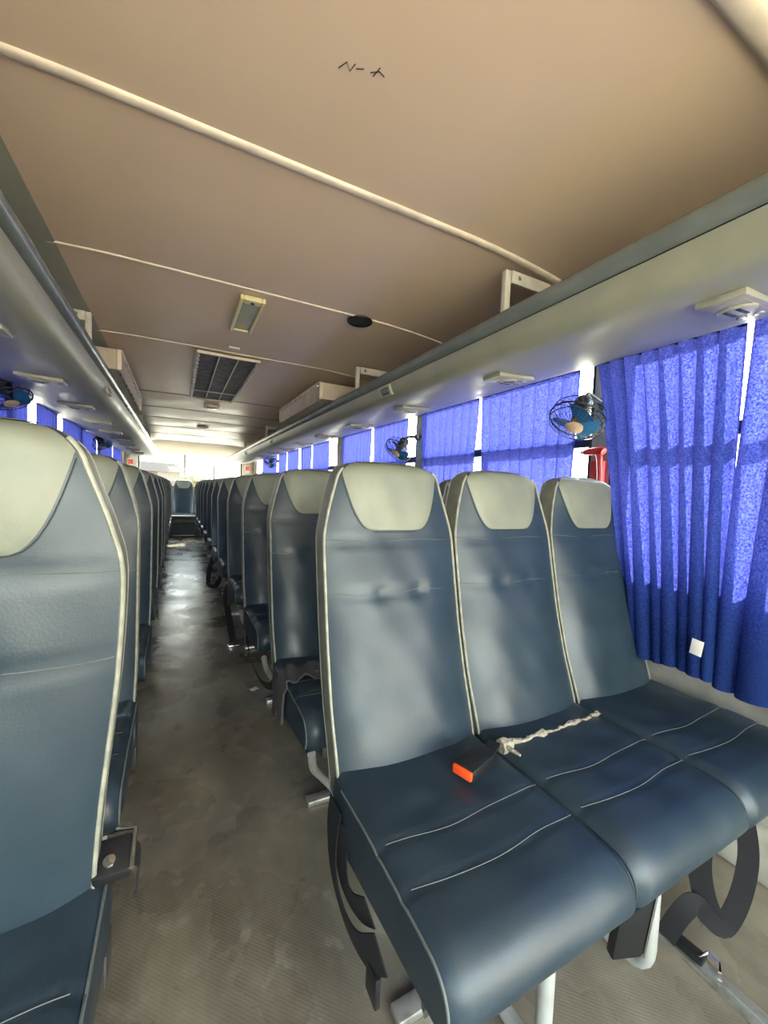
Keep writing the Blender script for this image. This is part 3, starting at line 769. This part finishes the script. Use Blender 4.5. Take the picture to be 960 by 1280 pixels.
def names_kind(c): return ('aisle', 'inner', 'window')[c]
def no_frame(o): return o
labs0 = ['navy vinyl aisle seat with a seat belt buckle on its cushion, front row right', 'navy vinyl middle seat with torn pale foam at the crease, front row right', 'navy vinyl window seat partly behind the blue curtain, front row right']
def seat_label(r, c, side, names_):
    return f'navy vinyl {names_[c]} seat with grey-green headrest in the {ORD[r]} row {side} of the aisle'
def copy_seat(src, loc, label, group):
    t = src.copy(); COL.objects.link(t); t.location = loc; t['label'] = label; t['group'] = group
    for ch in snap[src.name]:
        c = ch[0].copy(); COL.objects.link(c); c.parent = t
        for g in ch[1]: d = g.copy(); COL.objects.link(d); d.parent = c
    return t
snap = {}
def shot(o): snap[o.name] = [(c, list(c.children)) for c in o.children]; return o
proto = {}
for kind in ('aisle', 'inner'):
    proto[kind, 1] = make_seat(1.0, labs0[0] if kind == 'aisle' else labs0[1], (XS_R[0 if kind == 'aisle' else 1], ROW_R[0], 0), 'bus seats right of the aisle', kind == 'aisle')
    proto[kind, -1] = make_seat(-.2 if kind == 'aisle' else .45, 'navy vinyl aisle seat filling the left picture edge, front row left' if kind == 'aisle' else seat_label(1, 1, 'left', SIDE_L), (XS_L[0], ROW_L[0], 0) if kind == 'aisle' else (XS_L[1], ROW_L[1], 0), 'bus seats left of the aisle', -(kind == 'aisle'))
proto['window', 1] = make_seat(1.0, labs0[2], (XS_R[2], ROW_R[0], 0), 'bus seats right of the aisle')
bench0 = make_seat(1.0, 'rear', (.118, 9.72, 0), 'rear bench seats'); shot(bench0)
for (kind, sd_), o in proto.items(): add_frame(o, kind, sd_); shot(o)
proto['aisleL2'] = make_seat(.45, seat_label(1, 0, 'left', SIDE_L), (XS_L[1]+P, ROW_L[1], 0), 'bus seats left of the aisle', -1); add_frame(proto['aisleL2'], 'aisle', -1); shot(proto['aisleL2'])
for r, y in enumerate(ROW_R):
    for c, x in enumerate(XS_R):
        if r == 0: continue
        copy_seat(proto[names_kind(c), 1], (x, y, 0), seat_label(r, c, 'right', SIDE_R), 'bus seats right of the aisle')
copy_seat(proto['inner', -1], (XS_L[1], ROW_L[0], 0), 'navy vinyl window seat in the front row left of the aisle', 'bus seats left of the aisle')
for r, y in enumerate(ROW_L):
    for c, x in enumerate((-.305, -.305-P)):
        if r < 2 and not (r == 0 and c == 9): continue
        copy_seat(proto['aisleL2'] if c == 0 else proto['inner', -1], (x, y, 0), seat_label(r, c, 'left', SIDE_L), 'bus seats left of the aisle')
proto['aisleL2'].location.x = -.305
# the rear bench: six seats facing the aisle, on a plinth with chrome bars
RB = [.118+P*k for k in (-2, -1, 0, 1, 2, 3)]
RBN = ['second seat left of the aisle', 'first seat left of the aisle', 'single seat facing down the aisle', 'first seat right of the aisle', 'second seat right of the aisle', 'third seat right of the aisle']
for x, nme in zip(RB, RBN):
    lab = f'navy vinyl rear bench seat, {nme} under the rear window'
    if abs(x-.118) < .01: bench0['label'] = lab; continue
    copy_seat(bench0, (x, 9.72, 0.0), lab, 'rear bench seats')
t = thing('rear_bench_base', 'dark plinth with chrome bars below the rear bench', 'bench base', (0, 0, 0))
obj('plinth', MB().rbox(-.93, 1.58, 9.46, 9.60, .001, .31, .01), M['shell'], t)
obj('upper_bar', MB().tube([(-.11, 9.295, .47), (-.11, 9.26, .485), (.34, 9.26, .485), (.34, 9.295, .47)], .014, 8), M['chrome'], t)
obj('lower_bar', MB().tube([(-.10, 9.40, .06), (.33, 9.40, .06)], .012, 8), M['chrome'], t)
for x in (-.11, .34): obj('bar_bracket', MB().tube([(x, 9.295, .47), (x, 9.295, .30), (x, 9.46, .24)], .012, 8), M['chrome'], t)

# ------------------------------------------------------------------ small things on and about the seats
# torn foam along the crease of the front-row middle seat
rd = random.Random(4); mb = MB(); pts = []; rs = []
for k in range(30):
    u = k/29; pts.append((.742+.385*u, .742-.012*(1-(2*u-1)**2)+rd.uniform(-.004, .004), .512+rd.uniform(-.002, .003)))
    rs.append(.0045+.011*max(0, math.sin(u*19+1))**2*(1-u*.6)+(.006 if u < .3 else 0)*(1-u*3.3 if u < .3 else 0))
mb.tube(pts, rs, 7)
mb.tube([(.748, .745, .512), (.752, .715, .516), (.758, .688, .515)], [.008, .006, .003], 6)
for k in range(12):
    u = rd.random(); c = Vector((.742+.385*u, .738, .516)); mb.tube([c, c+Vector((rd.uniform(-.012, .012), -.012, .004))], [.003, .0012], 4)
tag(obj('torn_foam', mb, M['foam']), 'torn pale foam edge in the crease of the front row middle seat', 'foam')
# buckle with an orange-red release button
t = thing('seat_belt_buckle', 'black seat belt buckle with orange-red button lying on the front aisle cushion', 'buckle', (.620, .693, .519), math.radians(-158))
t.rotation_euler = (0, 0, math.radians(18))
mb = MB(); pts = [(-.052, .0), (.0, .0), (.052, .0)]
mb.rbox(-.052, .050, -.027, .027, .0, .030, .007)
obj('buckle_body', mb, M['dark'], t)
obj('release_button', MB().rbox(-.058, -.046, -.024, .024, .006, .026, .003), M['orange'], t, label='orange-red release button')
obj('stalk', MB().ribbon([(.045, 0, .014), (.07, .004, .010), (.10, .01, .006), (.125, .02, -.002)], (0, 1, 0), .028, .006), M['belt'], t)
# belt webbing hanging at the aisle side of the front cushion
t = thing('seat_belt', 'black belt loop hanging beside the front row aisle cushion', 'seat belt', (0, 0, 0))
obj('webbing', MB().strap([(.320, .80, .455), (.314, .80, .38), (.312, .77, .31), (.318, .71, .27), (.328, .65, .27), (.338, .60, .31)], (1, 0, .2), .062), M['belt'], t)
obj('webbing', MB().strap([(.326, .77, .43), (.320, .76, .37), (.320, .73, .33), (.328, .69, .32), (.338, .65, .34)], (1, .2, .2), .055), M['belt'], t)
obj('latch_tongue', MB().rbox(-.006, .006, -.022, .022, -.03, .03, .003, at=(.335, .62, .235)), M['dark'], t)
# belt on the floor track at right
t = thing('seat_belt', 'black belt webbing looping down onto the floor rail under the window seat', 'seat belt', (0, 0, 0))
obj('webbing', MB().strap([(1.285, .455, .40), (1.30, .44, .33), (1.30, .43, .25), (1.27, .43, .16), (1.225, .44, .10), (1.19, .455, .12), (1.165, .475, .155), (1.13, .49, .13), (1.105, .51, .06)], (-.8, -.4, .3), .042), M['belt'], t)
obj('webbing', MB().strap([(1.262, .475, .40), (1.21, .485, .34), (1.185, .485, .26), (1.19, .475, .18), (1.20, .455, .12)], (-.8, -.4, .3), .05), M['belt'], t)
obj('belt_anchor', MB().rbox(-.05, .05, -.016, .016, 0, .016, .004, rot=Matrix.Rotation(math.radians(95), 3, 'Z'), at=(1.165, .50, .017)), M['dark'], t)
obj('anchor_loop', MB().tube([(1.16, .46, .03), (1.19, .455, .034), (1.195, .43, .03), (1.175, .42, .026)], .004, 6), M['chrome'], t)
# black plate hung between the legs
t = thing('buckle_holder', 'black plastic plate hanging inside the front bench leg', 'holder', (.935, .50, .16))
t.rotation_euler = (math.radians(8), 0, math.radians(-20))
obj('plate', MB().rbox(-.045, .03, -.012, .012, -.055, .19, .005), M['dark'], t)
obj('metal_edge', MB().rbox(.031, .036, -.013, .013, -.055, .19, .001), M['chrome'], t)
# foam scrap on top of the leg
mb = MB(); bm = bmesh.new(); bmesh.ops.create_icosphere(bm, subdivisions=3, radius=.05)
for v in bm.verts:
    q = v.co.copy(); s_ = 1+.25*math.sin(q.x*140)+.2*math.sin(q.y*170+1)+.15*math.sin(q.z*200); v.co = Vector((q.x*1.1*s_, q.y*.6*s_, q.z*.45*s_))
bm.verts.index_update(); mb.add([v.co.copy() for v in bm.verts], [[v.index for v in f.verts] for f in bm.faces]); bm.free()
tag(obj('cushion_stuffing', mb, M['foam'], loc=(1.03, .475, .345)), 'ragged pale stuffing sagging under the front middle cushion', 'stuffing')

# belts of the rows behind
def aisle_belt(y, x, L, label, loop=False):
    t = thing('seat_belt', label, 'seat belt', (x, y, 0))
    if loop: pts = [(.02, .02, .42), (-.02, .0, .30), (-.035, -.03, .17), (-.02, -.10, .13), (.03, -.17, .15), (.06, -.2, .24)]
    else: pts = [(.03, .02, .44), (-.01, 0, .36), (.0, -.03, .24), (.02, -.07, .12), (.035, -.10, .03)]
    obj('webbing', MB().strap(pts, (.35, 1, .15), .045), M['belt'], t)
    if not loop: obj('latch_tongue', MB().rbox(-.035, .045, -.02, .02, .001, .014, .003, at=(.03, -.11, .0)), M['chrome'], t)
aisle_belt(3.10, .335, 1, 'black belt with metal tongue resting on the floor by the third row right')
aisle_belt(4.45, .325, 1, 'black belt loop hanging into the aisle by the fifth row right', True)
t = thing('seat_belt', 'slack black belt strung low behind the second row right aisle seat', 'seat belt', (0, 0, 0))
obj('webbing', MB().strap([(.345, 2.26, .37), (.345, 2.20, .30), (.350, 2.05, .245), (.355, 1.86, .25), (.365, 1.70, .30), (.375, 1.62, .38)], (1, .3, .3), .034), M['belt'], t)
t = thing('seat_belt', 'black belt end and chrome latch at the foot of the front left backrest', 'seat belt', (0, 0, 0))
obj('latch_housing', MB().rbox(-.026, .026, -.030, .030, -.012, .012, .004, rot=Matrix.Rotation(.35, 3, 'X'), at=(-.088, .765, .520)), M['dark'], t)
obj('chrome_edge', MB().tube([(-.060, .735, .520), (-.058, .795, .540), (-.088, .802, .542)], .0042, 8), M['chrome'], t)
obj('rivet', MB().lathe([(.010, 0), (.009, .003), (0, .004)], 12, rot=Matrix.Rotation(.35, 3, 'X'), at=(-.092, .752, .529)), M['chrome'], t)
obj('webbing', MB().strap([(-.060, .775, .515), (-.052, .785, .49), (-.056, .79, .44)], (1, 0, 0), .035), M['belt'], t)
# grey cloth over the second row aisle cushion
cp = spline([(.318, 1.345, .37), (.316, 1.335, .44), (.322, 1.32, .50), (.345, 1.315, .524), (.42, 1.31, .527), (.52, 1.305, .529), (.62, 1.31, .528)], 5)
mb = MB().ribbon(cp, [Vector((0, 1, .25*math.sin(i*1.3))) for i in range(len(cp))], .10, .007)
mb.tube(spline([(.44, 1.255, .530), (.50, 1.225, .538), (.57, 1.215, .540), (.64, 1.235, .538), (.67, 1.27, .532)], 4), [.010+.011*math.sin(PI*k/16)+.003*math.sin(k*2.1) for k in range(17)], 10)
mb.tube(spline([(.42, 1.285, .530), (.49, 1.275, .535), (.58, 1.27, .536), (.66, 1.29, .530)], 4), [.008+.009*math.sin(PI*k/12) for k in range(13)], 8)
tag(obj('grey_cloth', mb, M['cloth'], ang=80), 'crumpled dark grey cloth lying on the second row right aisle cushion', 'cloth')
tag(obj('paper_scrap', MB().rbox(-.022, .022, -.016, .016, 0, .002, .0006, rot=Matrix.Rotation(.5, 3, 'Z'), at=(.40, 2.30, .0015)), M['paper']), 'small white paper scrap on the aisle floor', 'paper')

# ------------------------------------------------------------------ fans and hammer
def fan(label):
    t = thing('wall_fan', label, 'fan')                          # local: axis along +z is the blowing direction
    R_ = .092
    cg = MB()
    for zf, rf in ((.0, R_), (.020, R_*.96), (-.030, R_*.94)): cg.tube([(rf*math.cos(2*PI*k/40), rf*math.sin(2*PI*k/40), zf) for k in range(40)], .0032 if zf == 0 else .0016, 6, closed=True)
    for k in range(36):
        a = 2*PI*k/36; ca, sa = math.cos(a), math.sin(a)
        cg.tube([(.028*ca, .028*sa, .034), (.06*ca, .06*sa, .032), (.085*ca, .085*sa, .018), (R_*ca, R_*sa, 0)], .0011, 4, cap=False)
        if k % 2 == 0: cg.tube([(R_*ca, R_*sa, 0), (.086*ca, .086*sa, -.030), (.06*ca, .06*sa, -.042), (.03*ca, .03*sa, -.044)], .0011, 4, cap=False)
    obj('cage', cg, M['fan_black'], t)
    obj('hub_disc', MB().lathe([(.030, .030), (.030, .036), (.026, .039), (0, .040)], 24), M['tan'], t)
    for b in range(3):
        def F(u, v, b=b):
            a = 2*PI*b/3+.9+(u-.5)*1.55*(1-.15*v); r = .016+(.076-.016)*v
            return (r*math.cos(a), r*math.sin(a), .010-.018*(u-.5)*2*(.4+.6*v))
        mb = MB().grid(F, 10, 8); mb.grid(lambda u, v, F=F: (F(u, v)[0], F(u, v)[1], F(u, v)[2]-.002), 10, 8)
        obj('blade', mb, M['fan_blue'], t)
    obj('motor', MB().lathe([(.018, .012), (.020, -.01), (.030, -.040), (.032, -.075), (.024, -.092), (0, -.096)], 20), M['fan_black'], t)
    return t
def place_fan(f, loc, direction, base):
    q = Vector(direction).to_track_quat('Z', 'Y'); f.location = loc; f.rotation_mode = 'QUATERNION'; f.rotation_quaternion = q; f.scale = (1.18,)*3
    inv = (Matrix.Translation(Vector(loc)) @ q.to_matrix().to_4x4() @ Matrix.Scale(1.18, 4)).inverted()
    b = inv @ Vector(base)
    m0 = Vector((0, 0, -.09))
    br = obj('mount_arm', MB().tube(bend([m0, m0+Vector((0, .0, -.03)), b+(m0-b)*.25+Vector((0, .01, 0)), b], .03), .008, 8), M['fan_black'], f)
    kn = obj('clamp', MB().rbox(-.018, .018, -.018, .018, -.016, .016, .006, at=b), M['fan_black'], f)
fan1 = fan('black caged fan with blue blades on the pillar above the front row window seat'); 
place_fan(fan1, (1.455, 1.13, 1.475), (-.50, -.08, -.82), (1.615, 1.125, 1.56))
fan2 = fan('second blue-bladed fan down the right side above the second row')
place_fan(fan2, (1.49, 2.70, 1.47), (-.62, -.1, -.75), (1.615, 2.63, 1.57))
fan3 = fan('dark fan on the left side by the picture edge')
place_fan(fan3, (-.86, 3.05, 1.60), (.35, -.25, -.85), (-.995, 3.2, 1.66))
fan4 = fan('small far fan on the left side beyond the near headrests')
place_fan(fan4, (-.86, 6.25, 1.60), (.35, -.25, -.85), (-.995, 6.4, 1.66))
fan5 = fan('small far fan on the right side')
place_fan(fan5, (1.47, 7.4, 1.58), (-.5, -.45, -.60), (1.615, 7.42, 1.62))

t = thing('emergency_hammer', 'red emergency hammer hung on the pillar below the nearest fan', 'hammer', (1.60, 1.135, 1.262))
t.scale = (1.15,)*3
obj('handle', MB().tube([(0, -.02, -.14), (0, -.02, -.08), (0, -.018, 0), (0, -.012, .062), (0, 0, .078)], [.011, .010, .010, .011, .010], 10), M['red'], t)
obj('head', MB().tube([(0, -.028, .080), (0, -.02, .084), (0, .03, .084), (0, .05, .082)], [.014, .017, .014, .010], 12), M['red'], t)
obj('metal_tip', MB().tube([(0, .05, .082), (0, .062, .082), (0, .07, .082)], [.008, .009, .002], 10), M['metal'], t)
obj('holder', MB().rbox(.012, .036, -.022, .035, -.14, .05, .004), M['red'], t)
obj('wire_loop', MB().tube(bend([(0, .05, -.14), (0, .055, -.06), (0, .03, -.045), (0, .02, -.06)], .02), .002, 5), M['dark'], t)
# small window latch seen in the slit between the two nearest curtains
t = thing('window_latch', 'dark window latch in the slit between the two nearest curtains', 'latch', (1.645, .57, 1.20))
obj('latch_body', MB().rbox(-.02, .012, -.02, .02, -.05, .03, .004), M['dark'], t); obj('latch_lever', MB().tube([(-.022, 0, 0), (-.034, 0, -.012), (-.036, 0, -.03)], .004, 6), M['chrome'], t)
# red fire equipment signs by the rear corners
for x, lab in ((-.90, 'small red notice on the rear wall at left'), (1.49, 'small red notice on the rear wall at right')):
    t = thing('red_notice', lab, 'notice', (x, Y1-.012, 1.55))
    obj('backing', MB().rbox(-.06, .06, -.002, .010, -.09, .09, .002), M['cream'], t); obj('red_patch', MB().rbox(-.045, .045, -.005, -.002, -.03, .07, .001), M['red'], t)

# ------------------------------------------------------------------ outside
struct('ground', MB().box(-80, 80, -60, 120, -1.1, -1.0), M['asphalt'])
def bush_tree(x, y, h, r, label, seed):
    rd = random.Random(seed); t = thing('tree', label, 'tree', (x, y, -1.0))
    obj('trunk', MB().tube([(0, 0, 0), (.05, 0, h*.4), (0, .05, h*.7)], [.12, .1, .06], 8), M['bark'], t)
    bm = bmesh.new()
    for k in range(9):
        c = Vector((rd.uniform(-r, r)*.7, rd.uniform(-r, r)*.7, h*.72+rd.uniform(-.3, .35)*r))
        b2 = bmesh.ops.create_icosphere(bm, subdivisions=3, radius=r*rd.uniform(.35, .6), matrix=Matrix.Translation(c))
        for v in b2['verts']: v.co += (v.co-c)*rd.uniform(-.16, .16)
    bm.verts.index_update(); mb = MB(); mb.add([v.co.copy() for v in bm.verts], [[v.index for v in f.verts] for f in bm.faces]); bm.free()
    obj('foliage', mb, M['leaf'], t, smooth=False)
bush_tree(-3.6, 26, 2.9, 1.2, 'yellowish tree seen at the left end of the rear window', 1)
bush_tree(.9, 27, 3.0, .8, 'yellowish tree just right of the pole beyond the rear window', 2)
bush_tree(2.2, 30, 2.7, .9, 'low yellowish tree right of centre beyond the rear window', 3)
bush_tree(-1.4, 25, 2.3, .9, 'low bushy tree in front of the grey-roofed building', 4)
t = thing('building', 'building with grey roof beyond the rear window', 'building', (-3.0, 44, -1.0))
obj('wall', MB().box(-4.5, 3.2, 0, 6, 0, 3.2), M['house'], t, smooth=False)
obj('roof', MB().prism([(-5, 3.2), (3.6, 3.2), (3.0, 4.0), (-4.2, 4.2)], -.4, 6.4), M['roof'], t, smooth=False)
for k in range(4): obj('window', MB().box(-3.8+1.7*k, -2.9+1.7*k, -.06, .05, 1.2, 2.3), M['slot'], t, smooth=False)
tag(obj('utility_pole', MB().tube([(0, 0, 0), (0, 0, 5.5)], [.11, .08], 10), M['bark'], loc=(.40, 29, -1.0)), 'thin utility pole beyond the rear window', 'pole')
tag(obj('utility_pole', MB().tube([(0, 0, 0), (0, 0, 3.6)], [.09, .07], 10), M['bark'], loc=(2.5, 34, -1.0)), 'short pole right of centre beyond the rear window', 'pole')
